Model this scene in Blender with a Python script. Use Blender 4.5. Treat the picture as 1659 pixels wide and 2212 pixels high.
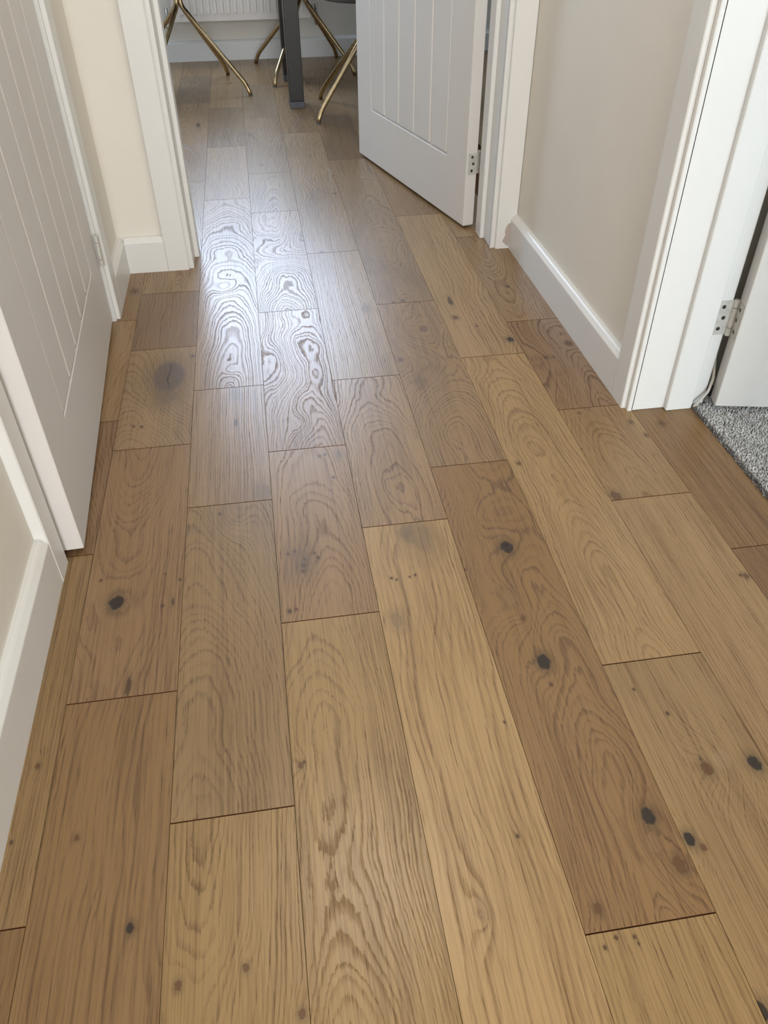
import bpy, bmesh, math, random
from mathutils import Vector, Matrix

# ------------------------------------------------------------------ camera, world, lights, exposure
SC = bpy.context.scene
COL = SC.collection
for o in list(bpy.data.objects):
    bpy.data.objects.remove(o)

FPX = 1696.16
CAM_ROT = (0.864344464, 0.00590225339, -0.154126815)
CAM_H = 0.89919
cam_data = bpy.data.cameras.new('camera')
cam_data.sensor_fit = 'HORIZONTAL'
cam_data.sensor_width = 36.0
cam_data.lens = 36.0 * FPX / 1659.0
cam_data.clip_start = 0.02
cam = bpy.data.objects.new('camera', cam_data)
COL.objects.link(cam)
cam.location = (0, 0, CAM_H)
cam.rotation_euler = CAM_ROT
SC.camera = cam

world = bpy.data.worlds.new('world')
SC.world = world
world.use_nodes = True
wn = world.node_tree.nodes['Background']
wn.inputs['Color'].default_value = (0.80, 0.90, 1.0, 1)
wn.inputs['Strength'].default_value = 1.5

SC.view_settings.view_transform = 'Standard'
SC.view_settings.look = 'None'
SC.view_settings.gamma = 1.0
SC.view_settings.exposure = 0.0
SC.view_settings.use_curve_mapping = False


def area(name, loc, rot, sx, sy, power, color, spread=180):
    l = bpy.data.lights.new(name, 'AREA')
    l.shape = 'RECTANGLE'
    l.size, l.size_y = sx, sy
    l.energy = power
    l.color = color
    l.spread = math.radians(spread)
    o = bpy.data.objects.new(name, l)
    COL.objects.link(o)
    o.location = loc
    o.rotation_euler = rot
    return o


H90 = math.pi / 2
# daylight entering at the windows and the glazed front door (each sits just inside its pane)
area('daylight_dining_left', (-0.45, 4.915, 1.55), (-H90, 0, 0), 0.62, 1.06, 38, (0.60, 0.76, 1.0))
area('daylight_dining_right', (0.24, 4.915, 1.55), (-H90, 0, 0), 0.62, 1.06, 38, (0.60, 0.76, 1.0))
area('daylight_front_door', (0.16, -2.80, 1.25), (H90, 0, 0), 0.86, 1.70, 84, (0.95, 0.975, 1.0))
area('daylight_side_room', (1.55, -2.80, 1.45), (H90, 0, 0), 1.0, 1.1, 80, (0.72, 0.87, 1.0))
area('hall_warm_fill', (0.16, 1.45, 2.33), (0, 0, 0), 0.30, 0.30, 9, (1.0, 0.90, 0.78))  # unseen warm fill added under the ceiling to lift the walls, no fixture

# ------------------------------------------------------------------ helpers
W = 0.15                    # width of one oak plank
PITCH = {}


def srgb(r, g, b):
    def f(c):
        c /= 255.0
        return c / 12.92 if c <= 0.04045 else ((c + 0.055) / 1.055) ** 2.4
    return (f(r), f(g), f(b), 1.0)


def px_floor(u, v, z=0.0):
    """point of the floor seen at pixel (u, v): used to measure where planks and knots lie"""
    d = Vector(((u - 829.5) / FPX, -(v - 1106.0) / FPX, -1.0))
    rx, ry, rz = CAM_ROT
    R = Matrix.Rotation(rz, 3, 'Z') @ Matrix.Rotation(ry, 3, 'Y') @ Matrix.Rotation(rx, 3, 'X')
    d = R @ d
    t = (z - CAM_H) / d.z
    return Vector((d.x * t, d.y * t, z))


def mesh_obj(name, verts, faces, mat, parent=None, smooth=False, loc=None):
    me = bpy.data.meshes.new(name)
    me.from_pydata([tuple(v) for v in verts], [], faces)
    me.update()
    return link(name, me, mat, parent, smooth, loc)


def link(name, me, mat, parent=None, smooth=False, loc=None):
    o = bpy.data.objects.new(name, me)
    COL.objects.link(o)
    if mat is not None:
        me.materials.append(mat)
    if smooth:
        for p in me.polygons:
            p.use_smooth = True
    if loc is not None:
        o.location = loc
    if parent is not None:
        o.parent = parent
    return o


def bm_obj(name, bm, mat, parent=None, smooth=False, loc=None):
    bmesh.ops.recalc_face_normals(bm, faces=bm.faces)
    me = bpy.data.meshes.new(name)
    bm.to_mesh(me)
    bm.free()
    return link(name, me, mat, parent, smooth, loc)


def tag(o, label=None, cat=None, group=None, kind=None):
    if label: o['label'] = label
    if cat: o['category'] = cat
    if group: o['group'] = group
    if kind: o['kind'] = kind
    return o


def empty(name, loc, rz=0.0):
    o = bpy.data.objects.new(name, None)
    COL.objects.link(o)
    o.location = loc
    o.rotation_euler = (0, 0, rz)
    o.empty_display_size = 0.05
    return o


def add_box(bm, x0, x1, y0, y1, z0, z1, bev=0.0, seg=1):
    r = bmesh.ops.create_cube(bm, size=1.0)
    vs = r['verts']
    for v in vs:
        v.co = Vector(((x0 + x1) / 2 + v.co.x * (x1 - x0), (y0 + y1) / 2 + v.co.y * (y1 - y0), (z0 + z1) / 2 + v.co.z * (z1 - z0)))
    if bev > 0:
        es = list({e for v in vs for e in v.link_edges})
        bmesh.ops.bevel(bm, geom=es, offset=bev, segments=seg, profile=0.5, affect='EDGES')


def add_prism(bm, pts, o, u, v, w, length, close=True):
    """profile pts (a, b) on axes u, v from point o, extruded length along w"""
    o, u, v, w = Vector(o), Vector(u), Vector(v), Vector(w)
    A = [bm.verts.new(o + u * a + v * b) for a, b in pts]
    B = [bm.verts.new(o + u * a + v * b + w * length) for a, b in pts]
    n = len(pts)
    for i in range(n):
        bm.faces.new((A[i], A[(i + 1) % n], B[(i + 1) % n], B[i]))
    bm.faces.new(A)
    bm.faces.new(B[::-1])


def add_tube(bm, path, rad, seg=12, caps=True):
    path = [Vector(p) for p in path]
    rads = rad if isinstance(rad, (list, tuple)) else [rad] * len(path)
    rings = []
    up = None
    for i, p in enumerate(path):
        if i == 0: t = path[1] - p
        elif i == len(path) - 1: t = p - path[i - 1]
        else: t = (path[i + 1] - p).normalized() + (p - path[i - 1]).normalized()
        t.normalize()
        if up is None:
            up = t.orthogonal().normalized()
        else:
            up = (up - t * up.dot(t)).normalized()
        side = t.cross(up)
        rings.append([bm.verts.new(p + (up * math.cos(a) + side * math.sin(a)) * rads[i]) for a in [2 * math.pi * k / seg for k in range(seg)]])
    for a, b in zip(rings, rings[1:]):
        for k in range(seg):
            bm.faces.new((a[k], a[(k + 1) % seg], b[(k + 1) % seg], b[k]))
    if caps:
        bm.faces.new(rings[0][::-1])
        bm.faces.new(rings[-1])


def smooth_path(pts, r, n=6):
    """round the corners of a polyline"""
    pts = [Vector(p) for p in pts]
    out = [pts[0]]
    for a, b, c in zip(pts, pts[1:], pts[2:]):
        p = b + (a - b).normalized() * r
        q = b + (c - b).normalized() * r
        for k in range(n + 1):
            t = k / n
            out.append(p * (1 - t) ** 2 + b * 2 * t * (1 - t) + q * t * t)
    out.append(pts[-1])
    return out


# ------------------------------------------------------------------ node helpers
class NB:
    def __init__(self, tree):
        self.t = tree

    def n(self, kind, **kw):
        nd = self.t.nodes.new(kind)
        for k, v in kw.items():
            setattr(nd, k, v)
        return nd

    def put(self, sock, v):
        if v is None: return
        if isinstance(v, bpy.types.NodeSocket):
            self.t.links.new(v, sock)
        else:
            sock.default_value = v

    def m(self, op, a, b=None, c=None, clamp=False):
        nd = self.n('ShaderNodeMath', operation=op)
        nd.use_clamp = clamp
        self.put(nd.inputs[0], a); self.put(nd.inputs[1], b)
        if c is not None: self.put(nd.inputs[2], c)
        return nd.outputs[0]

    def xyz(self, x=0.0, y=0.0, z=0.0):
        nd = self.n('ShaderNodeCombineXYZ')
        for i, v in enumerate((x, y, z)): self.put(nd.inputs[i], v)
        return nd.outputs[0]

    def noise(self, vec, scale=1.0, detail=2.0, rough=0.5, dim='3D'):
        nd = self.n('ShaderNodeTexNoise', noise_dimensions=dim)
        self.put(nd.inputs['Vector'], vec)
        nd.inputs['Scale'].default_value = scale
        nd.inputs['Detail'].default_value = detail
        nd.inputs['Roughness'].default_value = rough
        return nd.outputs[0]

    def ss(self, x, lo, hi, a=0.0, b=1.0):
        nd = self.n('ShaderNodeMapRange', interpolation_type='SMOOTHSTEP')
        self.put(nd.inputs[0], x); self.put(nd.inputs[1], lo); self.put(nd.inputs[2], hi)
        self.put(nd.inputs[3], a); self.put(nd.inputs[4], b)
        return nd.outputs[0]

    def mix(self, f, a, b, mode='MIX'):
        nd = self.n('ShaderNodeMix', data_type='RGBA', blend_type=mode)
        nd.clamp_factor = True
        self.put(nd.inputs[0], f); self.put(nd.inputs[6], a); self.put(nd.inputs[7], b)
        return nd.outputs[2]


def new_mat(name):
    m = bpy.data.materials.new(name)
    m.use_nodes = True
    return m, NB(m.node_tree), m.node_tree.nodes['Principled BSDF']


def paint(name, col, rough=0.5, bump=0.0, bscale=300.0, vary=0.03, spec=0.4):
    m, nb, bs = new_mat(name)
    tc = nb.n('ShaderNodeTexCoord').outputs['Object']
    n1 = nb.noise(tc, 3.0, 3.0)
    f = nb.ss(n1, 0.3, 0.7)
    dark = tuple(c * (1 - vary * 2) for c in col[:3]) + (1,)
    nb.put(bs.inputs['Base Color'], nb.mix(f, dark, col))
    bs.inputs['Roughness'].default_value = rough
    bs.inputs['Specular IOR Level'].default_value = spec
    if bump:
        b = nb.n('ShaderNodeBump')
        b.inputs['Strength'].default_value = bump
        b.inputs['Distance'].default_value = 0.001
        nb.put(b.inputs['Height'], nb.noise(tc, bscale, 2.0))
        nb.put(bs.inputs['Normal'], b.outputs[0])
    return m


M_WALL = paint('wall_paint', srgb(228, 223, 213), 0.75, 0.25, 350, 0.02, 0.25)
M_CEIL = paint('ceiling_paint', srgb(236, 233, 226), 0.8, 0.1, 200, 0.01, 0.2)
M_TRIM = paint('trim_gloss_paint', srgb(224, 223, 220), 0.36, 0.12, 120, 0.015, 0.45)
M_DOOR = paint('door_paint', srgb(218, 214, 210), 0.42, 0.15, 600, 0.015, 0.4)
M_RAD = paint('radiator_enamel', srgb(228, 222, 216), 0.3, 0.0, 100, 0.01, 0.5)
M_PLASTER = paint('bare_plaster', srgb(186, 172, 162), 0.9, 0.4, 500, 0.08, 0.1)
M_PLASTIC = paint('white_cable_plastic', srgb(196, 190, 180), 0.4, 0.0, 100, 0.03, 0.4)
M_SUB = paint('joint_shadow_wood', srgb(96, 62, 38), 0.9, 0.0, 100, 0.1, 0.1)
M_DARK = paint('cupboard_dark_paint', srgb(60, 56, 54), 0.9, 0.0, 100, 0.05, 0.1)
M_SEAT = paint('seat_fabric', srgb(120, 118, 122), 0.9, 0.4, 700, 0.08, 0.1)
M_TABLE = paint('dark_tabletop', srgb(96, 74, 58), 0.4, 0.1, 300, 0.1, 0.4)
M_PAD = paint('rubber_grey_pad', srgb(92, 92, 98), 0.6, 0.1, 300, 0.05, 0.3)


def metal(name, col, rough, metallic=1.0):
    m, nb, bs = new_mat(name)
    tc = nb.n('ShaderNodeTexCoord').outputs['Object']
    n1 = nb.noise(tc, 60.0, 3.0)
    nb.put(bs.inputs['Base Color'], nb.mix(nb.ss(n1, 0.3, 0.7), tuple(c * 0.86 for c in col[:3]) + (1,), col))
    nb.put(bs.inputs['Roughness'], nb.ss(n1, 0.2, 0.8, rough * 0.85, rough * 1.15))
    bs.inputs['Metallic'].default_value = metallic
    return m


M_BRASS = metal('brushed_brass', srgb(196, 172, 132), 0.30)
M_CHROME = metal('chrome', srgb(190, 188, 186), 0.2)
M_STEEL = metal('screw_steel', srgb(120, 118, 116), 0.35)
M_HINGE = metal('satin_hinge_metal', srgb(214, 212, 206), 0.42, 0.35)
M_BLACK = paint('black_lacquer', srgb(34, 30, 28), 0.30, 0.0, 100, 0.03, 0.35)
M_BLACK.node_tree.nodes['Principled BSDF'].inputs['Specular IOR Level'].default_value = 0.35

mg, nbg, bsg = new_mat('window_glass')
bsg.inputs['Transmission Weight'].default_value = 1.0
bsg.inputs['Roughness'].default_value = 0.0
bsg.inputs['IOR'].default_value = 1.45
M_GLASS = mg

# ------------------------------------------------------------------ oak material groups
def build_knot_group():
    g = bpy.data.node_groups.new('oak_knot', 'ShaderNodeTree')
    I = g.interface
    for nme in ('X', 'Y', 'CX', 'CY', 'R', 'Stretch', 'Seed', 'Rag'):
        I.new_socket(nme, in_out='INPUT', socket_type='NodeSocketFloat')
    for nme in ('Swirl', 'Core', 'Halo', 'Crack'):
        I.new_socket(nme, in_out='OUTPUT', socket_type='NodeSocketFloat')
    nb = NB(g)
    gi = nb.n('NodeGroupInput').outputs
    go = nb.n('NodeGroupOutput').inputs
    dx = nb.m('SUBTRACT', gi['X'], gi['CX'])
    dy = nb.m('DIVIDE', nb.m('SUBTRACT', gi['Y'], gi['CY']), gi['Stretch'])
    r = nb.m('SQRT', nb.m('ADD', nb.m('MULTIPLY', dx, dx), nb.m('MULTIPLY', dy, dy)))
    q = nb.m('DIVIDE', r, gi['R'])
    nz = nb.noise(nb.xyz(nb.m('DIVIDE', dx, gi['R']), nb.m('DIVIDE', dy, gi['R']), gi['Seed']), 1.1, 3.0, 0.6)
    d = nb.m('ADD', q, nb.m('MULTIPLY', nb.m('SUBTRACT', nz, 0.5), gi['Rag']))
    # swirl falls off wider along the grain
    dy2 = nb.m('DIVIDE', dy, 1.5)
    r2 = nb.m('DIVIDE', nb.m('ADD', nb.m('MULTIPLY', dx, dx), nb.m('MULTIPLY', dy2, dy2)), nb.m('MULTIPLY', nb.m('MULTIPLY', gi['R'], gi['R']), 9.0))
    nb.put(go['Swirl'], nb.m('EXPONENT', nb.m('MULTIPLY', r2, -1.0)))
    nb.put(go['Core'], nb.ss(d, 1.15, 0.8))
    nb.put(go['Halo'], nb.ss(d, 2.6, 0.9))
    cx = nb.m('ABSOLUTE', nb.m('ADD', nb.m('DIVIDE', dx, gi['R']), nb.m('MULTIPLY', nb.m('SUBTRACT', nz, 0.5), 1.2)))
    nb.put(go['Crack'], nb.m('MULTIPLY', nb.ss(cx, 0.09, 0.03), nb.ss(q, 0.95, 0.75)))
    return g


def build_oak_group():
    g = bpy.data.node_groups.new('oak_grain', 'ShaderNodeTree')
    I = g.interface
    for nme in ('X', 'Y', 'Seed', 'Knot', 'X0', 'D0', 'Slope', 'Spacing', 'Warp', 'Contrast', 'Streak'):
        I.new_socket(nme, in_out='INPUT', socket_type='NodeSocketFloat')
    I.new_socket('Light', in_out='INPUT', socket_type='NodeSocketColor')
    I.new_socket('Dark', in_out='INPUT', socket_type='NodeSocketColor')
    I.new_socket('Color', in_out='OUTPUT', socket_type='NodeSocketColor')
    for nme in ('Height', 'Rough'):
        I.new_socket(nme, in_out='OUTPUT', socket_type='NodeSocketFloat')
    nb = NB(g)
    gi = nb.n('NodeGroupInput').outputs
    go = nb.n('NodeGroupOutput').inputs
    X, Y, S = gi['X'], gi['Y'], gi['Seed']

    def nz(sx, sy, off, detail=2.0, rough=0.5):
        return nb.m('SUBTRACT', nb.noise(nb.xyz(nb.m('MULTIPLY', X, sx), nb.m('MULTIPLY', Y, sy), nb.m('ADD', S, off)), 1.0, detail, rough), 0.5)
    wa = nb.m('MULTIPLY', nz(6.0, 1.6, 0.0), nb.m('MULTIPLY', gi['Warp'], 0.07))
    wb = nb.m('MULTIPLY', nz(3.0, 3.2, 11.0), nb.m('MULTIPLY', gi['Warp'], 0.07))
    wc = nb.m('MULTIPLY', nz(26.0, 7.0, 23.0, 2.0), nb.m('MULTIPLY', gi['Warp'], 0.010))
    wd = nb.m('MULTIPLY', nz(230.0, 42.0, 37.0, 3.0, 0.7), 0.0034)
    dx = nb.m('ADD', nb.m('SUBTRACT', X, gi['X0']), wa)
    D = nb.m('ADD', nb.m('ADD', gi['D0'], nb.m('MULTIPLY', Y, gi['Slope'])), wb)
    F = nb.m('SQRT', nb.m('ADD', nb.m('MULTIPLY', dx, dx), nb.m('MULTIPLY', D, D)))
    F = nb.m('ADD', nb.m('ADD', nb.m('ADD', F, wc), wd), gi['Knot'])
    t0 = nb.m('DIVIDE', F, gi['Spacing'])
    t0 = nb.m('ADD', t0, nb.m('MULTIPLY', nb.noise(nb.xyz(nb.m('MULTIPLY', t0, 0.45), 0.0, S), 1.0, 1.0), 2.0))
    t = nb.m('FRACT', t0)
    ring = nb.m('MULTIPLY', nb.ss(t, 0.45, 0.90), nb.ss(t, 1.0, 0.92))
    cell = nb.noise(nb.xyz(nb.m('FLOOR', t0), 3.0, S), 3.7, 0.0)         # each ring its own strength
    ring = nb.m('MULTIPLY', ring, nb.ss(cell, 0.25, 0.7, 0.35, 1.0))
    # pores: short dark dashes along the grain, mostly in the early wood
    pore = nb.ss(nz(620.0, 22.0, 51.0, 2.0, 0.6), 0.04, 0.20)
    fibre = nz(330.0, 5.0, 67.0, 3.0, 0.65)
    streak = nz(34.0, 1.8, 83.0, 4.0, 0.65)
    tone = nz(9.0, 2.6, 97.0, 2.0)
    porez = nb.m('MULTIPLY', pore, nb.m('ADD', nb.m('MULTIPLY', ring, 0.55), 0.28))
    k = nb.m('MULTIPLY', ring, gi['Contrast'])
    k = nb.m('ADD', k, nb.m('MULTIPLY', porez, 0.95))
    k = nb.m('ADD', k, nb.m('MULTIPLY', fibre, 1.9))
    k = nb.m('ADD', k, nb.m('MULTIPLY', streak, gi['Streak']))
    k = nb.m('ADD', k, nb.m('MULTIPLY', tone, 0.8))
    k = nb.m('ADD', k, 0.12)
    k = nb.m('MULTIPLY', k, 1.0, clamp=True)
    nb.put(go['Color'], nb.mix(k, gi['Light'], gi['Dark']))
    h = nb.m('SUBTRACT', 1.0, nb.m('ADD', nb.m('MULTIPLY', ring, 0.75), nb.m('MULTIPLY', porez, 0.45)))
    nb.put(go['Height'], h)
    nb.put(go['Rough'], nb.m('ADD', nb.m('ADD', nb.m('MULTIPLY', ring, 0.22), nb.m('MULTIPLY', porez, 0.12)), 0.31))
    return g


KNOT_G = build_knot_group()
OAK_G = build_oak_group()

KNOT_STYLE = {   # core colour, core, halo, swirl amplitude (in knot radii), stretch, crack
    'black': (srgb(48, 38, 29), 1.0, 0.55, 1.5, 1.45, 0.0),
    'brown': (srgb(92, 62, 36), 0.85, 0.40, 1.6, 1.4, 0.0),
    'big':   (srgb(92, 76, 66), 0.95, 0.40, 0.9, 1.85, 1.0),
    'swirl': (srgb(150, 118, 88), 0.25, 0.25, 2.2, 1.6, 0.0),
    'pale':  (srgb(186, 158, 128), 0.14, 0.05, 2.2, 1.1, 0.0),
    'stain': (srgb(96, 82, 72), 0.30, 0.28, 0.4, 1.9, 0.0),
    'pin':   (srgb(78, 54, 36), 0.9, 0.30, 0.3, 1.4, 0.0),
    'slit':  (srgb(66, 46, 32), 0.8, 0.35, 0.4, 4.0, 0.0),
}


def oak_material(name, seed, knots, tone, st):
    """knots: (cx, cy, r, kind) in plank coordinates"""
    m, nb, bs = new_mat(name)
    tc = nb.n('ShaderNodeTexCoord').outputs['Object']
    sp = nb.n('ShaderNodeSeparateXYZ')
    nb.put(sp.inputs[0], tc)
    X, Y = sp.outputs[0], sp.outputs[1]
    ksum = 0.0
    outs = []
    for i, (cx, cy, r, kind) in enumerate(knots):
        core_c, cs, hs, amp, stretch, crack = KNOT_STYLE[kind]
        g = nb.n('ShaderNodeGroup', node_tree=KNOT_G)
        nb.put(g.inputs['X'], X); nb.put(g.inputs['Y'], Y)
        g.inputs['CX'].default_value = cx; g.inputs['CY'].default_value = cy
        g.inputs['R'].default_value = r; g.inputs['Stretch'].default_value = stretch
        g.inputs['Rag'].default_value = {'big': 0.35, 'black': 1.0, 'brown': 1.3}.get(kind, 1.5)
        g.inputs['Seed'].default_value = seed + i * 3.7
        outs.append((g, kind))
        ksum = nb.m('ADD', ksum, nb.m('MULTIPLY', g.outputs['Swirl'], amp * r))
    g = nb.n('ShaderNodeGroup', node_tree=OAK_G)
    nb.put(g.inputs['X'], X); nb.put(g.inputs['Y'], Y)
    g.inputs['Seed'].default_value = seed
    nb.put(g.inputs['Knot'], ksum)
    for k, v in st.items(): g.inputs[k].default_value = v
    tone = (tone[0] * 0.855, tone[1] * 0.838, tone[2] * 0.780)
    g.inputs['Light'].default_value = srgb(*tone)
    dk = st_dark(tone)
    g.inputs['Dark'].default_value = srgb(*dk)
    col, rough, hgt = g.outputs['Color'], g.outputs['Rough'], g.outputs['Height']
    for kg, kind in outs:
        core_c, cs, hs, amp, stretch, crack = KNOT_STYLE[kind]
        halo_c = srgb(*[c * 0.62 for c in tone])
        col = nb.mix(nb.m('MULTIPLY', kg.outputs['Halo'], hs), col, halo_c)
        col = nb.mix(nb.m('MULTIPLY', kg.outputs['Core'], cs), col, core_c)
        if crack:
            col = nb.mix(kg.outputs['Crack'], col, srgb(40, 34, 32))
    nb.put(bs.inputs['Base Color'], col)
    nb.put(bs.inputs['Roughness'], rough)
    bs.inputs['Specular IOR Level'].default_value = 0.5
    b = nb.n('ShaderNodeBump')
    b.inputs['Strength'].default_value = 0.5
    b.inputs['Distance'].default_value = 0.00014
    nb.put(b.inputs['Height'], hgt)
    nb.put(bs.inputs['Normal'], b.outputs[0])
    return m


def st_dark(t):
    return (t[0] * 0.67, t[1] * 0.61, t[2] * 0.53)


# ------------------------------------------------------------------ floor planks
ST = {
    'straight': dict(X0=0.26, D0=0.10, Slope=0.02, Spacing=0.0040, Warp=0.35, Contrast=0.45, Streak=0.9),
    'fine':     dict(X0=-0.03, D0=0.110, Slope=0.10, Spacing=0.0034, Warp=0.6, Contrast=0.45, Streak=0.7),
    'ash':      dict(X0=-0.02, D0=0.055, Slope=0.055, Spacing=0.0034, Warp=0.6, Contrast=0.42, Streak=1.3),
    'cath':     dict(X0=0.0, D0=0.050, Slope=0.09, Spacing=0.0046, Warp=0.8, Contrast=0.50, Streak=0.4),
    'cathl':    dict(X0=-0.035, D0=0.055, Slope=-0.08, Spacing=0.0048, Warp=0.9, Contrast=0.50, Streak=0.4),
    'wild':     dict(X0=0.01, D0=0.05, Slope=0.09, Spacing=0.0042, Warp=1.25, Contrast=0.62, Streak=0.3),
    'bold':     dict(X0=0.01, D0=0.040, Slope=0.13, Spacing=0.0050, Warp=0.9, Contrast=0.75, Streak=0.4),
    'stripe':   dict(X0=0.20, D0=0.12, Slope=0.05, Spacing=0.0075, Warp=1.0, Contrast=0.50, Streak=1.1),
    'plain':    dict(X0=0.12, D0=0.12, Slope=0.04, Spacing=0.0060, Warp=1.2, Contrast=0.20, Streak=0.7),
}
# (pixel inside the plank, tone, style)
PLANKS = [
    ((20, 2100), (150, 118, 82), 'plain'), ((60, 1700), (166, 136, 98), 'straight'), ((215, 1080), (158, 126, 96), 'cath'),
    ((250, 800), (172, 142, 108), 'plain'), ((280, 660), (160, 130, 100), 'plain'),
    ((200, 1800), (156, 124, 88), 'stripe'), ((280, 1200), (166, 134, 102), 'cathl'), ((330, 880), (174, 146, 116), 'fine'),
    ((360, 700), (150, 122, 98), 'plain'), ((370, 605), (152, 122, 96), 'plain'), ((420, 350), (168, 138, 108), 'cath'),
    ((410, 450), (170, 142, 112), 'cath'), ((410, 180), (150, 126, 104), 'cath'),
    ((500, 2000), (178, 148, 106), 'cathl'), ((500, 1400), (168, 140, 106), 'fine'), ((495, 960), (174, 146, 118), 'straight'),
    ((500, 600), (178, 150, 122), 'bold'), ((490, 380), (172, 144, 116), 'plain'), ((500, 250), (146, 120, 92), 'plain'),
    ((780, 1800), (184, 154, 112), 'ash'), ((690, 1200), (176, 144, 110), 'cath'), ((660, 850), (178, 148, 118), 'wild'),
    ((610, 560), (176, 148, 120), 'wild'), ((590, 415), (172, 146, 116), 'bold'), ((570, 320), (158, 132, 104), 'plain'),
    ((570, 215), (156, 132, 106), 'plain'),
    ((1000, 1700), (198, 166, 124), 'stripe'), ((850, 950), (180, 150, 118), 'wild'), ((780, 700), (176, 150, 122), 'straight'),
    ((690, 430), (168, 142, 114), 'plain'),
    ((1430, 2150), (180, 150, 108), 'cathl'), ((1250, 1500), (162, 128, 90), 'wild'), ((960, 850), (172, 142, 110), 'wild'),
    ((810, 500), (164, 138, 110), 'wild'), ((740, 280), (138, 112, 88), 'plain'),
    ((1500, 1750), (172, 142, 104), 'plain'), ((1200, 1100), (190, 158, 118), 'cath'), ((980, 600), (184, 154, 118), 'stripe'),
    ((1700, 1900), (176, 146, 108), 'straight'), ((1450, 1250), (184, 152, 114), 'straight'), ((1350, 980), (174, 142, 104), 'cath'),
    ((1200, 800), (160, 128, 96), 'bold'), ((1080, 600), (168, 138, 106), 'cathl'),
    ((1480, 1000), (158, 124, 86), 'straight'), ((1650, 1230), (150, 116, 82), 'straight'),
]
KNOTS = [
    (365, 812, 34, 'big'), (360, 853, 20, 'stain'), (417, 769, 4, 'pin'), (289, 921, 3, 'pin'), (306, 922, 4, 'pin'),
    (291, 629, 8, 'brown'), (251, 1302, 15, 'black'), (389, 1252, 3, 'pin'), (357, 1240, 2.5, 'pin'), (351, 1309, 3.5, 'pin'),
    (374, 1300, 3, 'slit'), (277, 1484, 6, 'slit'), (218, 1254, 3.5, 'pin'), (82, 1655, 5, 'brown'), (24, 1820, 4, 'pin'),
    (166, 1810, 5, 'brown'), (281, 2005, 8, 'black'), (531, 2092, 7, 'brown'), (385, 2128, 8, 'brown'), (653, 2190, 8, 'brown'),
    (500, 1108, 15, 'swirl'), (474, 1110, 3, 'pin'), (508, 853, 11, 'stain'), (571, 1062, 16, 'stain'), (510, 913, 3, 'slit'),
    (622, 1197, 3, 'pin'), (636, 1191, 3, 'pin'), (658, 1208, 3, 'pin'), (679, 1195, 3, 'pin'), (687, 1204, 4, 'pin'),
    (656, 1221, 5, 'pin'), (655, 1234, 4, 'pin'), (650, 1212, 22, 'stain'), (626, 1320, 5, 'pin'), (640, 1316, 3, 'pin'), (732, 982, 7, 'stain'),
    (690, 985, 3, 'pin'), (702, 982, 3, 'pin'), (720, 1031, 3, 'pin'),
    (650, 1653, 6, 'brown'), (657, 1646, 3, 'pin'), (857, 1340, 13, 'stain'), (905, 1160, 26, 'stain'), (875, 1150, 12, 'stain'),
    (897, 1242, 3, 'pin'), (885, 1246, 2.5, 'pin'), (857, 1252, 2.5, 'pin'), (846, 1249, 3, 'pin'),
    (1045, 1965, 12, 'swirl'), (1040, 1975, 5, 'pale'), (1118, 1806, 4, 'pin'), (1090, 1560, 3, 'pin'),
    (1095, 1182, 13, 'black'), (1175, 1430, 14, 'black'), (1400, 1763, 14, 'black'), (1468, 1868, 13, 'brown'), (1292, 1963, 9, 'brown'),
    (1130, 1335, 5, 'brown'), (1100, 1290, 14, 'swirl'), (1190, 1478, 4, 'pin'), (1003, 1230, 3, 'pin'), (1410, 1820, 14, 'swirl'),
    (1371, 2024, 4, 'pin'), (1380, 2038, 3, 'pin'), (1331, 2026, 4, 'pin'), (1307, 2047, 4, 'pin'),
    (1490, 1813, 11, 'black'), (1527, 1660, 12, 'brown'), (1560, 1640, 22, 'pale'), (1630, 1648, 13, 'black'), (1442, 1541, 4, 'pin'),
    (1369, 1489, 3, 'pin'), (1513, 1640, 3, 'pin'), (1645, 2185, 14, 'black'), (1520, 1830, 6, 'brown'),
    (1121, 1001, 5, 'brown'), (1331, 1072, 11, 'brown'), (1362, 911, 5, 'brown'), (1397, 940, 5, 'brown'), (1252, 892, 3, 'pin'),
    (1255, 970, 2.5, 'pin'), (1102, 733, 7, 'black'), (1228, 742, 6, 'brown'), (1180, 772, 5, 'pin'), (1196, 771, 3, 'pin'), (1195, 790, 16, 'swirl'),
    (1431, 915, 6, 'brown'), (1600, 1242, 4, 'pin'), (1612, 1244, 6, 'brown'),
    (984, 686, 6, 'brown'), (972, 650, 5, 'slit'), (1030, 704, 3, 'pin'), (1096, 619, 4, 'pin'),
    (866, 777, 5, 'brown'), (936, 815, 20, 'swirl'), (905, 825, 9, 'stain'), (805, 575, 16, 'swirl'), (850, 653, 3, 'pin'), (871, 650, 4, 'pin'), (851, 581, 2, 'pin'),
    (790, 667, 8, 'stain'), (605, 548, 14, 'pale'), (640, 515, 14, 'swirl'), (577, 512, 10, 'swirl'), (620, 812, 18, 'pale'), (598, 765, 9, 'swirl'),
    (652, 915, 8, 'pale'), (695, 545, 4, 'pin'), (565, 357, 4, 'pin'), (540, 291, 4, 'pin'), (428, 270, 4, 'slit'), (487, 620, 10, 'pale'), (500, 800, 6, 'pale'),
    (690, 420, 12, 'swirl'), (723, 418, 3, 'pin'), (655, 252, 8, 'stain'), (498, 180, 3, 'pin'),
]
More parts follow.
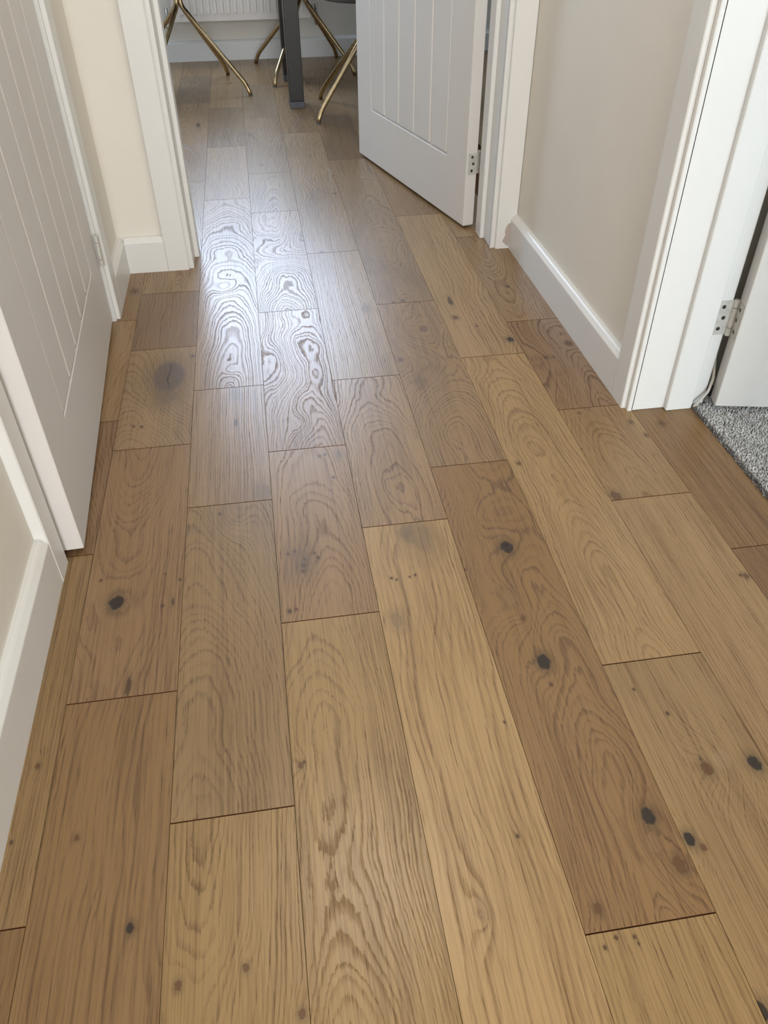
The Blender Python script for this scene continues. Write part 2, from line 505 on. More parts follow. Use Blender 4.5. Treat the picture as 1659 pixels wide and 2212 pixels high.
JOINTS = {   # cross joints of each row, front to back
    -3: [-2.90, 2.30, 2.90, 3.50, 4.10, 4.94], -2: [-2.90, 2.30, 2.60, 3.20, 4.10, 4.94], -1: [-2.90, 2.30, 2.75, 3.65, 4.25, 4.94],
    0: [-2.90, -0.185, 0.415, 1.0128, 1.4144, 1.8668, 2.24, 3.14, 3.75, 4.35, 4.94],
    1: [-2.90, -0.49, 0.7087, 1.3075, 1.7072, 2.0113, 2.9038, 4.0043, 4.55, 4.94],
    2: [-2.90, -0.69, 0.511, 1.1088, 1.5067, 2.7058, 3.3058, 3.90, 4.36, 4.94],
    3: [-2.90, -0.39, 0.8105, 1.255, 1.8552, 2.5623, 2.9541, 3.7178, 4.32, 4.94],
    4: [-2.90, -0.80, 0.0, 1.0065, 1.5003, 2.2066, 3.45, 4.05, 4.94],
    5: [-2.90, -0.89, 0.3119, 1.1557, 1.8514, 3.0613, 3.70, 4.60, 4.94],
    6: [-2.90, -0.54, 0.6576, 1.5498, 2.4565, 3.30, 4.20, 4.94],
    7: [-2.90, -0.20, 1.0078, 1.3058, 1.7041, 2.2544, 2.90, 3.85, 4.94],
    8: [0.435, 0.856, 1.2815],
}
ROW0 = -2.24701 * W
ROW_W = 1.0 * W


def row_x(r):
    x0 = ROW0 + (r - 1) * ROW_W
    return x0, x0 + ROW_W


for r in (9, 10, 11, 12):
    JOINTS[r] = [2.34 + 0.0, 2.9 + 0.2 * (r % 3), 3.8 + 0.17 * (r % 2), 4.94]

floor = bm_f = None
bm = bmesh.new()
add_box(bm, -1.7, 0.838, -2.9, 5.0, -0.05, -0.0125)
add_box(bm, 0.838, 2.6, 2.2, 5.0, -0.05, -0.0125)
add_box(bm, 0.838, 2.6, -2.9, 2.2, -0.05, -0.006)
floor = tag(bm_obj('floor', bm, M_SUB), 'oak plank floor of the hallway and the dining room beyond, long boards running away from the camera', 'floor', kind='structure')


def plank_mesh(w, l, x0c, y0c):
    a, b, t = w / 2 - 0.00012, l / 2 - 0.0003, 0.012
    ix, iy = 0.0003, 0.0006
    v = [(-a, -b, -t), (a, -b, -t), (a, b, -t), (-a, b, -t),
         (-a, -b, -0.0012), (a, -b, -0.0012), (a, b, -0.0012), (-a, b, -0.0012),
         (-a + ix, -b + iy, 0), (a - ix, -b + iy, 0), (a - ix, b - iy, 0), (-a + ix, b - iy, 0)]
    f = [(3, 2, 1, 0)] + [(i, (i + 1) % 4, 4 + (i + 1) % 4, 4 + i) for i in range(4)] + [(4 + i, 4 + (i + 1) % 4, 8 + (i + 1) % 4, 8 + i) for i in range(4)] + [(8, 9, 10, 11)]
    return v, f


rnd = random.Random(4)
spec_pts = [(px_floor(*p), tone, sty) for p, tone, sty in PLANKS]
knot_pts = []
for u, v, rp, kind in KNOTS:
    c = px_floor(u, v)
    e = px_floor(u + rp, v)
    knot_pts.append((c, (e - c).length, kind))
seed = 1.0
for r in sorted(JOINTS):
    xa, xb = row_x(r)
    if r == 8: xb = 0.8385
    js = JOINTS[r]
    for y0, y1 in zip(js, js[1:]):
        xx0, xx1 = xa, xb
        seed += 7.31
        if r == 0 and y1 <= 2.3:
            xx0 = max(xx0, -0.3955)          # last board is ripped to meet the wall
            if 1.0 < y0 < 1.86: xx0 = -0.44
        if r in (-1, -2, -3) and y1 < 2.31: continue
        cx, cy = (xx0 + xx1) / 2, (y0 + y1) / 2
        tone, sty = None, None
        for P, tn, sy in spec_pts:
            if xx0 <= P.x < xx1 and y0 <= P.y < y1: tone, sty = tn, sy
        if tone is None:
            j = rnd.uniform(-12, 12)
            tone, sty = (168 + j, 138 + j, 104 + j), rnd.choice(['cath', 'plain', 'straight', 'cathl', 'fine'])
        st = dict(ST[sty])
        st['X0'] += rnd.uniform(-0.012, 0.012)
        st['D0'] += abs(st['Slope']) * (y1 - y0) / 2 * 0.5
        ks = [(P.x - cx, P.y - cy, rad, kd) for P, rad, kd in knot_pts if xx0 <= P.x < xx1 and y0 <= P.y < y1]
        v, f = plank_mesh(xx1 - xx0, y1 - y0, cx, cy)
        po = mesh_obj('plank', v, f, oak_material('oak_board_%.0f' % (seed * 10), seed, ks, tone, st), floor, loc=(cx, cy, 0))
        po.data.materials.append(M_SUB)          # sawn edges of the board
        for pl in po.data.polygons:
            if pl.index not in (len(f) - 1, 6, 8): pl.material_index = 1

# ------------------------------------------------------------------ walls and ceiling
LW, RW, FW = -0.3955, 0.713, 2.1705      # wall faces: left hall, right hall, dining partition
TH = 0.165
CEIL = 2.4


def struct_box(name, boxes, mat, label, cat='wall', parent=None):
    bm = bmesh.new()
    for b in boxes: add_box(bm, *b)
    o = bm_obj(name, bm, mat, parent)
    if parent is None: tag(o, label, cat, kind='structure')
    return o


D1A, D1B = 1.015, 1.863      # door 1 opening (y)
D2A, D2B = -0.204, 0.642     # dining doorway (x)
D3A, D3B = 0.435, 1.2795     # right doorway (y)
LIN = 0.028                  # lining thickness
HEAD = 1.995

struct_box('wall_left', [(LW - TH, LW, -2.9, D1A - LIN, 0, CEIL), (LW - TH, LW, D1B + LIN, FW, 0, CEIL), (LW - TH, LW, D1A - LIN, D1B + LIN, HEAD + LIN, CEIL)],
           M_WALL, 'cream painted hall wall on the left around the closed grooved door')
TR = 0.150
struct_box('wall_right', [(RW, RW + TR, -2.9, D3A - LIN, 0, CEIL), (RW, RW + TR, D3B + LIN, FW, 0, CEIL), (RW, RW + TR, D3A - LIN, D3B + LIN, HEAD + LIN, CEIL)],
           M_WALL, 'pale greige painted hall wall on the right between the two door frames')
struct_box('wall_middle', [(-1.7, D2A - LIN, FW, FW + TH, 0, CEIL), (D2B + LIN, 2.6, FW, FW + TH, 0, CEIL), (D2A - LIN, D2B + LIN, FW, FW + TH, HEAD + LIN, CEIL)],
           M_WALL, 'cream end wall of the hall pierced by the open dining room doorway')
WX0, WX1, WZ0, WZ1 = -0.80, 0.60, 0.98, 2.12
struct_box('wall_far', [(-1.7, WX0, 4.94, 5.1, 0, CEIL), (WX1, 2.6, 4.94, 5.1, 0, CEIL), (WX0, WX1, 4.94, 5.1, 0, WZ0), (WX0, WX1, 4.94, 5.1, WZ1, CEIL)],
           M_WALL, 'back wall of the dining room behind the white radiator')
struct_box('wall_outer_left', [(-1.86, -1.7, -3.06, 5.1, 0, CEIL)], M_WALL, 'outer left wall of the dining room, hidden beyond the hall')
struct_box('wall_outer_right', [(2.6, 2.76, -3.06, 5.1, 0, CEIL)], M_WALL, 'outer right wall of the carpeted room and dining room')
struct_box('wall_near', [(-1.7, -0.30, -3.06, -2.9, 0, CEIL), (0.62, 1.03, -3.06, -2.9, 0, CEIL), (-0.30, 0.62, -3.06, -2.9, 2.15, CEIL), (2.07, 2.6, -3.06, -2.9, 0, CEIL),
           (1.03, 2.07, -3.06, -2.9, 0, 0.88), (1.03, 2.07, -3.06, -2.9, 2.02, CEIL), (-0.30, 0.62, -3.06, -2.9, 0, 0.36)],
           M_WALL, 'entrance wall behind the camera with glazed opening')
struct_box('ceiling', [(-1.86, 2.76, -3.06, 5.1, CEIL, CEIL + 0.1)], M_CEIL, 'plain white ceiling over hall and dining room', 'ceiling')
struct_box('wall_slit_shade', [(RW + TR, 2.6, 1.345, FW, 0, CEIL)], M_WALL, 'added unseen wall that keeps the slit behind the opened right door dark')  # added close behind the door leaf so the slit there falls dark
# unseen wall behind the left door, added to stop light leaking in
struct_box('wall_leak_stop', [(-1.3, -1.2, -0.2, 2.17, 0, CEIL)], M_WALL, 'unseen wall added behind the left door against stray light')


def window(name, x0, x1, y, z0, z1, label, n=2):
    bm = bmesh.new()
    t = 0.05
    add_box(bm, x0, x1, y - 0.03, y + 0.03, z0, z0 + t, 0.003)
    add_box(bm, x0, x1, y - 0.03, y + 0.03, z1 - t, z1, 0.003)
    for k in range(n + 1):
        xc = x0 + (x1 - x0) * k / n
        a = max(x0, xc - t / 2) if k else x0
        b = min(x1, xc + t / 2) if k < n else x1
        if k == 0: b = x0 + t
        if k == n: a = x1 - t
        add_box(bm, a, b, y - 0.03, y + 0.03, z0 + t, z1 - t, 0.003)
    o = tag(bm_obj(name, bm, M_TRIM), label, 'window', kind='structure')
    for k in range(n):
        a = x0 + (x1 - x0) * k / n + t / 2
        b = x0 + (x1 - x0) * (k + 1) / n - t / 2
        bm = bmesh.new()
        add_box(bm, a, b, y - 0.004, y + 0.004, z0 + t, z1 - t)
        bm_obj('pane', bm, M_GLASS, o)
    return o


w1 = window('window_1', WX0, WX1, 5.0, WZ0, WZ1, 'white two-light window above the dining room radiator')
window('window_2', 1.03, 2.07, -2.98, 0.88, 2.02, 'white window of the carpeted side room')
window('window_3', -0.30, 0.62, -2.98, 0.36, 2.15, 'glazed upper half of the entrance behind the camera', 1)
bm = bmesh.new()
add_box(bm, WX0 - 0.04, WX1 + 0.04, 4.90, 4.97, WZ0 - 0.025, WZ0, 0.004)
bm_obj('window_sill', bm, M_TRIM, w1)

# ------------------------------------------------------------------ trims: linings, architraves, skirtings
ARCH = [(0, 0), (0, 0.0085), (0.0015, 0.010), (0.0095, 0.010), (0.0112, 0.0088), (0.0125, 0.0088), (0.0128, 0.0172), (0.0150, 0.0190), (0.0680, 0.0190), (0.0700, 0.0172), (0.0700, 0)]


def arch_profile(w):
    return [(a if a < 0.03 else a - 0.070 + w, b) for a, b in ARCH]


def upright(name, o, u, v, w, label, zh=HEAD + 0.06, prof=None, parent=None):
    bm = bmesh.new()
    add_prism(bm, prof or arch_profile(w), o, u, v, (0, 0, 1), zh)
    ob = bm_obj(name, bm, M_TRIM, parent)
    if parent is None: tag(ob, label, 'trim', kind='structure')
    return ob


# left door (door 1) architraves, on the face x = LW
upright('trim_1', (LW, D1A, 0), (0, -1, 0), (1, 0, 0), 0.062, 'white architrave upright left of the closed left door, nearest the camera')
upright('trim_2', (LW, D1B + 0.004, 0), (0, 1, 0), (1, 0, 0), 0.069, 'white architrave upright on the hinge side of the left door')
# dining doorway architraves, on the face y = FW
upright('trim_3', (D2A, FW, 0), (-1, 0, 0), (0, -1, 0), 0.070, 'white stepped architrave on the left side of the dining room doorway')
t4 = upright('trim_4', (D2B, FW, 0), (1, 0, 0), (0, -1, 0), 0.070, 'white stepped architrave on the right of the dining room doorway, chipped at its foot')
# right doorway architraves on the face x = RW
upright('trim_5', (RW, D3B, 0), (0, 1, 0), (-1, 0, 0), 0.069, 'white architrave edge where the right wall meets the right doorway')
upright('trim_6', (RW, D3A, 0), (0, -1, 0), (-1, 0, 0), 0.069, 'white architrave upright on the near side of the right doorway')
for nme, bxs, lab in [
    ('trim_7', [(LW, LW + 0.019, D1A - 0.06, D1B + 0.07, HEAD + 0.001, HEAD + 0.07)], 'white head architrave above the left door'),
    ('trim_8', [(D2A - 0.07, D2B + 0.07, FW - 0.019, FW, HEAD + 0.001, HEAD + 0.07)], 'white head architrave above the dining room doorway'),
    ('trim_9', [(RW - 0.019, RW, D3A - 0.07, D3B + 0.07, HEAD + 0.001, HEAD + 0.07)], 'white head architrave above the right doorway')]:
    struct_box(nme, bxs, M_TRIM, lab, 'trim')

# paint chip at the foot of the right architrave: bare plaster shows
chip = [(0.6945, 0.0730), (0.6885, 0.0712), (0.6835, 0.0640), (0.6800, 0.0545), (0.6792, 0.0480), (0.6812, 0.0410), (0.6792, 0.0330), (0.6765, 0.0270), (0.6738, 0.0210), (0.6800, 0.0150), (0.6870, 0.0085), (0.6925, 0.0060), (0.6945, 0.0300)]
bm = bmesh.new()
add_prism(bm, chip, (0, FW - 0.0194, 0), (1, 0, 0), (0, 0, 1), (0, 1, 0), 0.0008)
c_ = bm_obj('paint_chip', bm, M_PLASTER, t4)
tag(c_, 'bare grey patch where the paint has flaked off')


def lining(name, axis, a0, a1, face, depth, stop0, stop1, label):
    """axis 'x': opening runs along x between a0 and a1, wall face at y=face and depth further on; axis 'y' swaps"""
    bm = bmesh.new()
    ps = 0.0125

    def bx(u0, u1, v0, v1, z0, z1, bev=0.0015):
        if axis == 'x': add_box(bm, u0, u1, v0, v1, z0, z1, bev)
        else: add_box(bm, v0, v1, u0, u1, z0, z1, bev)
    f, g = face, face + depth
    bx(a0 - LIN, a0, f, g, 0, HEAD)
    bx(a1, a1 + LIN, f, g, 0, HEAD)
    bx(a0 - LIN, a1 + LIN, f, g, HEAD, HEAD + LIN)
    s0, s1 = stop0, stop1
    bx(a0, a0 + ps, s0, s1, 0, HEAD)
    bx(a1 - ps, a1, s0, s1, 0, HEAD)
    bx(a0 + ps, a1 - ps, s0, s1, HEAD - ps, HEAD)
    return tag(bm_obj(name, bm, M_TRIM), label, 'trim', kind='structure')


lining('trim_10', 'y', D1A, D1B, LW - TH, TH, LW - 0.10, LW - 0.042, 'white door lining inside the left door opening')
lining('trim_11', 'x', D2A, D2B, FW - 0.003, TH + 0.003, 2.235, 2.2880, 'white stepped door lining and stop of the dining room doorway')
l12 = lining('trim_12', 'y', D3A, D3B, RW - 0.003, 0.1585, 0.7810, 0.8370, 'bright white door lining and stop of the right doorway')

SK = [(0, 0), (0.0190, 0), (0.0190, 0.0815), (0.0184, 0.0838), (0.0120, 0.0920), (0.0090, 0.0945), (0.0070, 0.0950), (0, 0.0950)]


def skirting(name, runs, label):
    bm = bmesh.new()
    for (o, out, along, L) in runs:
        add_prism(bm, SK, o, out, (0, 0, 1), along, L)
    return tag(bm_obj(name, bm, M_TRIM), label, 'skirting board', kind='structure')


skirting('baseboard_left', [((LW, D1B + 0.073, 0), (1, 0, 0), (0, 1, 0), FW - D1B - 0.073)], 'short white skirting board on the left wall between the left door and the corner')
skirting('baseboard_near_left', [((LW - 0.0008, -2.9, 0), (1, 0, 0), (0, 1, 0), D1A - 0.0622 + 2.9)], 'long white skirting board on the left wall nearest the camera')
skirting('baseboard_middle', [((LW + 0.0190, FW, 0), (0, -1, 0), (1, 0, 0), D2A - 0.070 - LW - 0.019)], 'short white skirting board facing the camera left of the dining room doorway')
skirting('baseboard_right', [((RW, D3B + 0.069, 0), (-1, 0, 0), (0, 1, 0), FW - 0.0190 - D3B - 0.069 + 0.019)], 'white skirting board along the right hall wall')
skirting('baseboard_near_right', [((RW, -2.9, 0), (-1, 0, 0), (0, 1, 0), D3A - 0.069 + 2.9)], 'white skirting board on the near part of the right wall')
skirting('baseboard_far', [((-1.7, 4.94, 0), (0, -1, 0), (1, 0, 0), 4.3)], 'tall white skirting board under the dining room radiator')

# ------------------------------------------------------------------ doors
DT, DWID, DH = 0.035, 0.8345, 1.97
GR = [0.125, 0.2405, 0.356, 0.4715, 0.587, 0.7025]
RAIL = 0.1815


def door_leaf(name, loc, rz, label, z0=0.008, side=1, width=DWID):
    """hinge edge at local x=0, leaf runs along +x, face at y=0, thickness towards side*y"""
    t = empty(name, loc, rz)
    tag(t, label, 'door', kind='structure')
    y0, y1 = (0.0, DT) if side > 0 else (-DT, 0.0)
    top = DH - 0.12
    bm = bmesh.new()
    g0, g1 = GR[0], GR[-1]
    add_box(bm, 0, g0, y0, y1, z0, DH, 0.0012)
    add_box(bm, g1, width, y0, y1, z0, DH, 0.0012)
    add_box(bm, g0 - 0.002, g1 + 0.002, y0, y1, z0, RAIL, 0.0012)
    add_box(bm, g0 - 0.002, g1 + 0.002, y0, y1, top, DH, 0.0012)
    add_box(bm, g0, g1, y0 + 0.006, y1 - 0.006, RAIL, top)
    bm_obj('door_frame', bm, M_DOOR, t)
    # moulded grooves: a shallow chamfer around every board, the boards a hair behind the frame
    for a, b in zip(GR, GR[1:]):
        bm = bmesh.new()
        e = 0.0004
        l = a + (0.0012 if a == g0 else e)
        r = b - (0.0012 if b == g1 else e)
        add_box(bm, l, r, y0 + 0.0004, y1 - 0.0004, RAIL + 0.0012, top - 0.0012, 0.0060)
        bm_obj('panel_board', bm, M_DOOR, t)
    return t


def screw(bm, c, n, r=0.0042):
    c, n = Vector(c), Vector(n).normalized()
    add_tube(bm, [c, c + n * 0.0006], [r, r * 0.92], 12)


def hinge(parent, pin, z0, z1, plates, label=None):
    """pin (x, y) in the door's frame; plates: (p0, p1, normal) thin leaf from the pin"""
    zc = (z0 + z1) / 2
    bm = bmesh.new()
    for (a, b, n) in plates:
        a, b, n = Vector(a), Vector(b), Vector(n).normalized()
        w = b - a
        pts = [(0, 0), (1, 0), (1, 0.001), (0, 0.001)]
        L = w.length
        add_prism(bm, [(0, 0), (L, 0), (L, 0.0009), (0, 0.0009)], (a.x, a.y, z0), (w.x / L, w.y / L, 0), (n.x, n.y, 0), (0, 0, 1), z1 - z0)
    h = bm_obj('hinge', bm, M_HINGE, parent)
    if label: h['label'] = label
    L3 = (z1 - z0) / 3
    cuts = [(z0 - 0.002, z0 + 0.20 * (z1 - z0)), (z0 + 0.215 * (z1 - z0), z1 - 0.215 * (z1 - z0)), (z1 - 0.20 * (z1 - z0), z1 + 0.002)]
    for a, b in cuts:
        bm = bmesh.new()
        add_tube(bm, [(pin[0], pin[1], a), (pin[0], pin[1], a + 0.0008), (pin[0], pin[1], b - 0.0008), (pin[0], pin[1], b)], [0.0044, 0.0052, 0.0052, 0.0044], 16)
        bm_obj('knuckle', bm, M_HINGE, h, smooth=False)
    for (a, b, n) in plates:
        a, b, n = Vector(a), Vector(b), Vector(n).normalized()
        for k in range(3):
            f = 0.42 if k == 1 else 0.55
            f = [0.60, 0.46, 0.60][k]
            p = a.lerp(b, f) + n * 0.0009
            bm = bmesh.new()
            zz = z0 + (z1 - z0) * (0.18 + 0.32 * k)
            screw(bm, (p.x, p.y, zz), (n.x, n.y, 0))
            s = bm_obj('screw', bm, M_STEEL, h)
            bm = bmesh.new()
            add_tube(bm, [(p.x + n.x * 0.0006, p.y + n.y * 0.0006, zz), (p.x + n.x * 0.0008, p.y + n.y * 0.0008, zz)], 0.0018, 6)
            bm_obj('screw_recess', bm, M_BLACK, h)
    return h


# door 1: left, a hand's breadth of a degree ajar; hinge far side, free edge near the camera
h1 = Vector((-0.392, 1.855)); f1 = Vector((-0.3512, 1.0195))
d = (f1 - h1)
d1 = door_leaf('door_1', (h1.x, h1.y, 0), math.atan2(d.y, d.x), 'white painted cottage style door on the left with vertical grooves, standing just ajar', 0.009, -1, d.length)
hz = hinge(d1, (0.004, 0.0085), 0.150, 0.218, [((0.0, 0.0, 0), (-0.0022, -0.030, 0), (-1, 0, 0))], 'pale painted butt hinge with split barrel')

# door 2: dining room door standing open into the dining room
h2 = Vector((0.597, 2.3165)); f2 = Vector((0.3840, 3.1110))
d = (f2 - h2)
d2 = door_leaf('door_2', (h2.x, h2.y, 0), math.atan2(d.y, d.x), 'white painted grooved door standing open into the dining room', 0.009, -1, d.length)
hinge(d2, (0.0102, -0.0450), 0.158, 0.2165, [((-0.0004, -0.0352, 0), (-0.0004, -0.0060, 0), (-1, 0, 0))], 'satin hinge plate with three screws let into the door edge')

# door 3: right door, opened into the carpeted room
h3 = Vector((0.8725, 1.2430)); f3 = h3 + Vector((0.108, -0.023)).normalized() * 0.83
d = (f3 - h3)
d3 = door_leaf('door_3', (h3.x, h3.y, 0), math.atan2(d.y, d.x), 'white painted grooved door opened into the grey carpeted room on the right', 0.0175, 1, d.length)
bpy.context.view_layer.update()
inv = d3.matrix_world.inverted()


def loc3(x, y): return tuple(inv @ Vector((x, y, 0)))


hinge(d3, loc3(0.8735, 1.2760)[:2], 0.1620, 0.2330,
      [(loc3(0.8715, D3B - 0.0004), loc3(0.8385, D3B - 0.0004), tuple(inv.to_3x3() @ Vector((0, -1, 0)))),
       ((-0.0004, 0.0345, 0), (-0.0004, 0.0060, 0), (-1, 0, 0))], 'satin hinge with split barrel, one leaf screwed to the frame')

# ------------------------------------------------------------------ carpet
mc, nbc, bsc = new_mat('carpet_wool')
at_ = nbc.n('ShaderNodeAttribute', attribute_name='tuft')
ramp = nbc.mix(at_.outputs['Fac'], srgb(92, 86, 82), srgb(250, 248, 246))
nbc.put(bsc.inputs['Base Color'], ramp)
bsc.inputs['Roughness'].default_value = 0.95
bsc.inputs['Specular IOR Level'].default_value = 0.1
rc = random.Random(11)
V, Fc, A = [], [], []
s = 0.0027
nx, ny = int(0.34 / s), int(1.00 / s)
for j in range(ny):
    for i in range(nx):
        x = 0.843 + i * s + rc.uniform(-.0015, .0015)
        y = 0.30 + j * s + rc.uniform(-.0015, .0015)
        if y > 1.274 and x < 0.876: continue
        ln = rc.uniform(0.0085, 0.0112)
        tx, ty = rc.uniform(-.003, .003), rc.uniform(-.003, .003)
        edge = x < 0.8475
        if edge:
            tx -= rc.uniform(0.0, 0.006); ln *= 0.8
        w_ = rc.uniform(0.0010, 0.0016)
        a0 = rc.uniform(0, 6.28)
        k = len(V)
        for q in range(3):
            an = a0 + q * 2.094
            V.append((x + math.cos(an) * w_, y + math.sin(an) * w_, -0.004))
        for q in range(3):
            an = a0 + 0.9 + q * 2.094
            V.append((x + tx + math.cos(an) * w_ * .8, y + ty + math.sin(an) * w_ * .8, -0.004 + ln + rc.uniform(-.0012, .0012)))
        c = 0.35 + 0.65 * rc.random()
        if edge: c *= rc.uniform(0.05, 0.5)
        A += [c] * 6
        for q in range(3):
            q2 = (q + 1) % 3
            Fc.append((k + q, k + q2, k + 3 + q2, k + 3 + q))
        Fc.append((k + 3, k + 4, k + 5))
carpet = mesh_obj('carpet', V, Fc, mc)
attr = carpet.data.attributes.new('tuft', 'FLOAT', 'POINT')
attr.data.foreach_set('value', A)
tag(carpet, 'mottled grey cut pile carpet beyond the right doorway', 'carpet', kind='stuff')
bm = bmesh.new()
add_box(bm, 0.8395, 2.6, -2.9, 2.17, -0.006, -0.001)
bk = bm_obj('carpet_backing', bm, paint('carpet_backing', srgb(120, 115, 112), 0.95, 0.3, 400, 0.1, 0.1), floor)
tag(bk, 'grey woven carpet backing under the pile')

# cable out of the corner of the right doorway
bm = bmesh.new()
path = smooth_path([(0.838, 1.262, 0.0075), (0.852, 1.2665, 0.020), (0.866, 1.2700, 0.036), (0.8735, 1.2770, 0.062), (0.8760, 1.2950, 0.10), (0.8790, 1.3200, 0.14)], 0.006, 5)
add_tube(bm, path, 0.0030, 10)
tag(bm_obj('cable', bm, M_PLASTIC, smooth=True), 'thin off-white cable rising from the foot of the right door frame', 'cable')

# ------------------------------------------------------------------ radiator
rad = empty('radiator', (0.0, 4.84, 0.0))
tag(rad, 'white ribbed panel radiator on the dining room back wall', 'radiator')
rx0, rx1, rz0, rz1 = -0.357, 0.362, 0.192, 0.80
bm = bmesh.new()
add_box(bm, rx0, rx1, 0.010, 0.022, rz0, rz1, 0.004, 2)
add_box(bm, rx0, rx1, 0.0725, 0.0845, rz0, rz1, 0.004, 2)
add_box(bm, rx0, rx0 + 0.004, 0.008, 0.086, rz0 + 0.03, rz1 + 0.004, 0.001)
add_box(bm, rx1 - 0.004, rx1, 0.008, 0.086, rz0 + 0.03, rz1 + 0.004, 0.001)
bm_obj('panel', bm, M_RAD, rad)
n = 19
pitch = (rx1 - rx0 - 0.07) / n
for k in range(n):
    x = rx0 + 0.035 + pitch * (k + 0.5)
    bm = bmesh.new()
    prof = [(-pitch * .34, 0), (-pitch * .24, -0.009), (pitch * .24, -0.009), (pitch * .34, 0), (0, 0.004)]
    add_prism(bm, prof, (x, 0.0105, rz0 + 0.036), (1, 0, 0), (0, 1, 0), (0, 0, 1), rz1 - rz0 - 0.072)
    bm_obj('rib', bm, M_RAD, rad)
bm = bmesh.new()
for k in range(30):
    x = rx0 + 0.012 + k * (rx1 - rx0 - 0.024) / 29
    add_box(bm, x - 0.002, x + 0.002, 0.022, 0.072, rz1 - 0.001, rz1 + 0.004)
add_box(bm, rx0, rx1, 0.018, 0.026, rz1 - 0.001, rz1 + 0.005); add_box(bm, rx0, rx1, 0.069, 0.077, rz1 - 0.001, rz1 + 0.005)
bm_obj('top_grille', bm, M_RAD, rad)
for sx, xx in ((-1, rx0), (1, rx1)):
    bm = bmesh.new()
    add_tube(bm, [(xx - sx * 0.002, 0.047, rz0 + 0.028), (xx + sx * 0.030, 0.047, rz0 + 0.028)], 0.009, 12)
    add_tube(bm, smooth_path([(xx + sx * 0.028, 0.047, rz0 + 0.060), (xx + sx * 0.028, 0.047, rz0 - 0.03), (xx + sx * 0.028, 0.095, rz0 - 0.035)], 0.012), 0.0085, 12)
    bmesh.ops.create_uvsphere(bm, u_segments=14, v_segments=10, radius=0.013, matrix=Matrix.Translation((xx + sx * 0.028, 0.047, rz0 - 0.022)))
    bm_obj('valve', bm, M_CHROME, rad, smooth=True)
for xx in (rx0 + 0.10, rx1 - 0.10):
    bm = bmesh.new()
    add_box(bm, xx - 0.015, xx + 0.015, 0.0845, 0.0990, rz0 + 0.05, rz1 - 0.05)
    bm_obj('bracket', bm, M_RAD, rad)

# ------------------------------------------------------------------ dining table
tb = empty('dining_table', (0.95, 4.16, 0))
tag(tb, 'dining table with glossy near-black upright legs on grey pads', 'table')
bm = bmesh.new()
add_box(bm, -0.83, 0.83, -0.37, 0.34, 0.725, 0.755, 0.006, 2)
bm_obj('tabletop', bm, M_TABLE, tb)
for lx, ly in ((-0.7475, -0.268), (-0.745, 0.268), (0.7475, -0.268), (0.7475, 0.268)):
    bm = bmesh.new()
    add_box(bm, lx - 0.031, lx + 0.031, ly - 0.055, ly + 0.055, 0.026, 0.70, 0.002, 2)
    lg = bm_obj('leg', bm, M_BLACK, tb)
    bm = bmesh.new()
    add_box(bm, lx - 0.032, lx + 0.032, ly - 0.060, ly + 0.060, 0.0, 0.026, 0.003, 2)
    bm_obj('foot_pad', bm, M_PAD, lg)
for lx in (-0.7475, 0.7475):
    bm = bmesh.new()
    add_box(bm, lx - 0.025, lx + 0.025, -0.33, 0.33, 0.70, 0.725, 0.002)
    bm_obj('apron', bm, M_BLACK, tb)


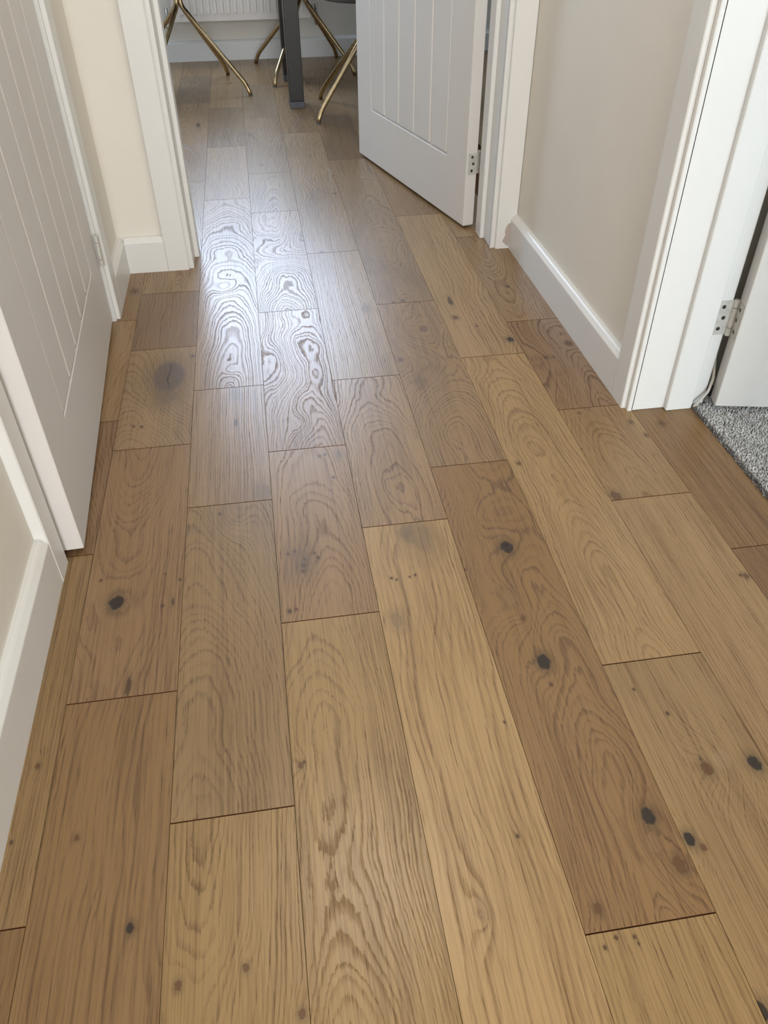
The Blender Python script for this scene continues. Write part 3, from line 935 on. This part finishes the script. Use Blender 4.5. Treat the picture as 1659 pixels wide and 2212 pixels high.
# ------------------------------------------------------------------ chairs on bent brass legs
def chair(center, feet, jz, rz_seat, label):
    t = empty('dining_chair', (center[0], center[1], 0))
    tag(t, label, 'chair', 'brass legged chairs around the dining table')
    for fx, fy in feet:
        p = Vector((fx - center[0], fy - center[1], 0))
        dr = p.normalized()
        bend = p - dr * 0.018
        path = smooth_path([(p.x, p.y, 0.004), (bend.x, bend.y, 0.045), (dr.x * 0.011, dr.y * 0.011, jz), (dr.x * 0.011, dr.y * 0.011, 0.425)], 0.026, 6)
        bm = bmesh.new()
        add_tube(bm, path, 0.0098, 14)
        lg = bm_obj('leg', bm, M_BRASS, t, smooth=True)
        bm = bmesh.new()
        add_tube(bm, [(p.x, p.y, 0.0), (p.x, p.y, 0.008)], 0.0088, 12)
        bm_obj('foot_cap', bm, M_PAD, lg)
    c, s_ = math.cos(rz_seat), math.sin(rz_seat)
    bm = bmesh.new()
    bmesh.ops.create_uvsphere(bm, u_segments=28, v_segments=14, radius=1.0)
    for v in bm.verts:
        x, y, z = v.co
        f = lambda q: math.copysign(abs(q) ** 0.75, q)
        v.co = Vector((f(x) * 0.24, f(y) * 0.205, 0.455 + f(z) * 0.045))
        v.co = Vector((v.co.x * c - v.co.y * s_, v.co.x * s_ + v.co.y * c, v.co.z))
    bm_obj('seat', bm, M_SEAT, t, smooth=True)
    bm = bmesh.new()
    rows = 7
    grid = []
    for th in (0, 1):
        for i in range(rows):
            z = 0.47 + 0.36 * i / (rows - 1)
            line = []
            for k in range(17):
                a = math.radians(-75 + 150 * k / 16)
                R = 0.200 + 0.025 * i / rows - th * 0.030
                zz = z - (0.10 * (abs(a) / 1.3) ** 2 if i == rows - 1 else 0) * 1.0
                x, y = -math.sin(a) * R, -math.cos(a) * R
                line.append(bm.verts.new((x * c - y * s_, x * s_ + y * c, zz)))
            grid.append(line)
    A_, B_ = grid[:rows], grid[rows:]
    for G in (A_, B_):
        for i in range(rows - 1):
            for k in range(16):
                bm.faces.new((G[i][k], G[i][k + 1], G[i + 1][k + 1], G[i + 1][k]))
    for k in range(16):
        bm.faces.new((A_[0][k], A_[0][k + 1], B_[0][k + 1], B_[0][k]))
        bm.faces.new((A_[-1][k], A_[-1][k + 1], B_[-1][k + 1], B_[-1][k]))
    for i in range(rows - 1):
        bm.faces.new((A_[i][0], A_[i + 1][0], B_[i + 1][0], B_[i][0]))
        bm.faces.new((A_[i][-1], A_[i + 1][-1], B_[i + 1][-1], B_[i][-1]))
    bm_obj('backrest', bm, M_SEAT, t, smooth=True)
    return t


chair((-0.278, 4.28), [(0.0025, 4.103), (-0.1005, 4.561), (-0.5585, 4.457), (-0.4555, 3.999)], 0.345, -1.35, 'brass legged chair half hidden by the left door frame, its seat out of view')
chair((0.300, 4.60), [(0.535, 4.433), (0.490, 4.880), (0.048, 4.813), (0.122, 4.257)], 0.318, 3.14, 'brass legged chair behind the dark table leg, closest to the radiator')
chair((0.520, 3.745), [(0.2708, 3.572), (0.3169, 3.984), (0.7720, 3.918), (0.7230, 3.506)], 0.32, 0.0, 'brass legged chair beside the open dining room door, nearest the camera')
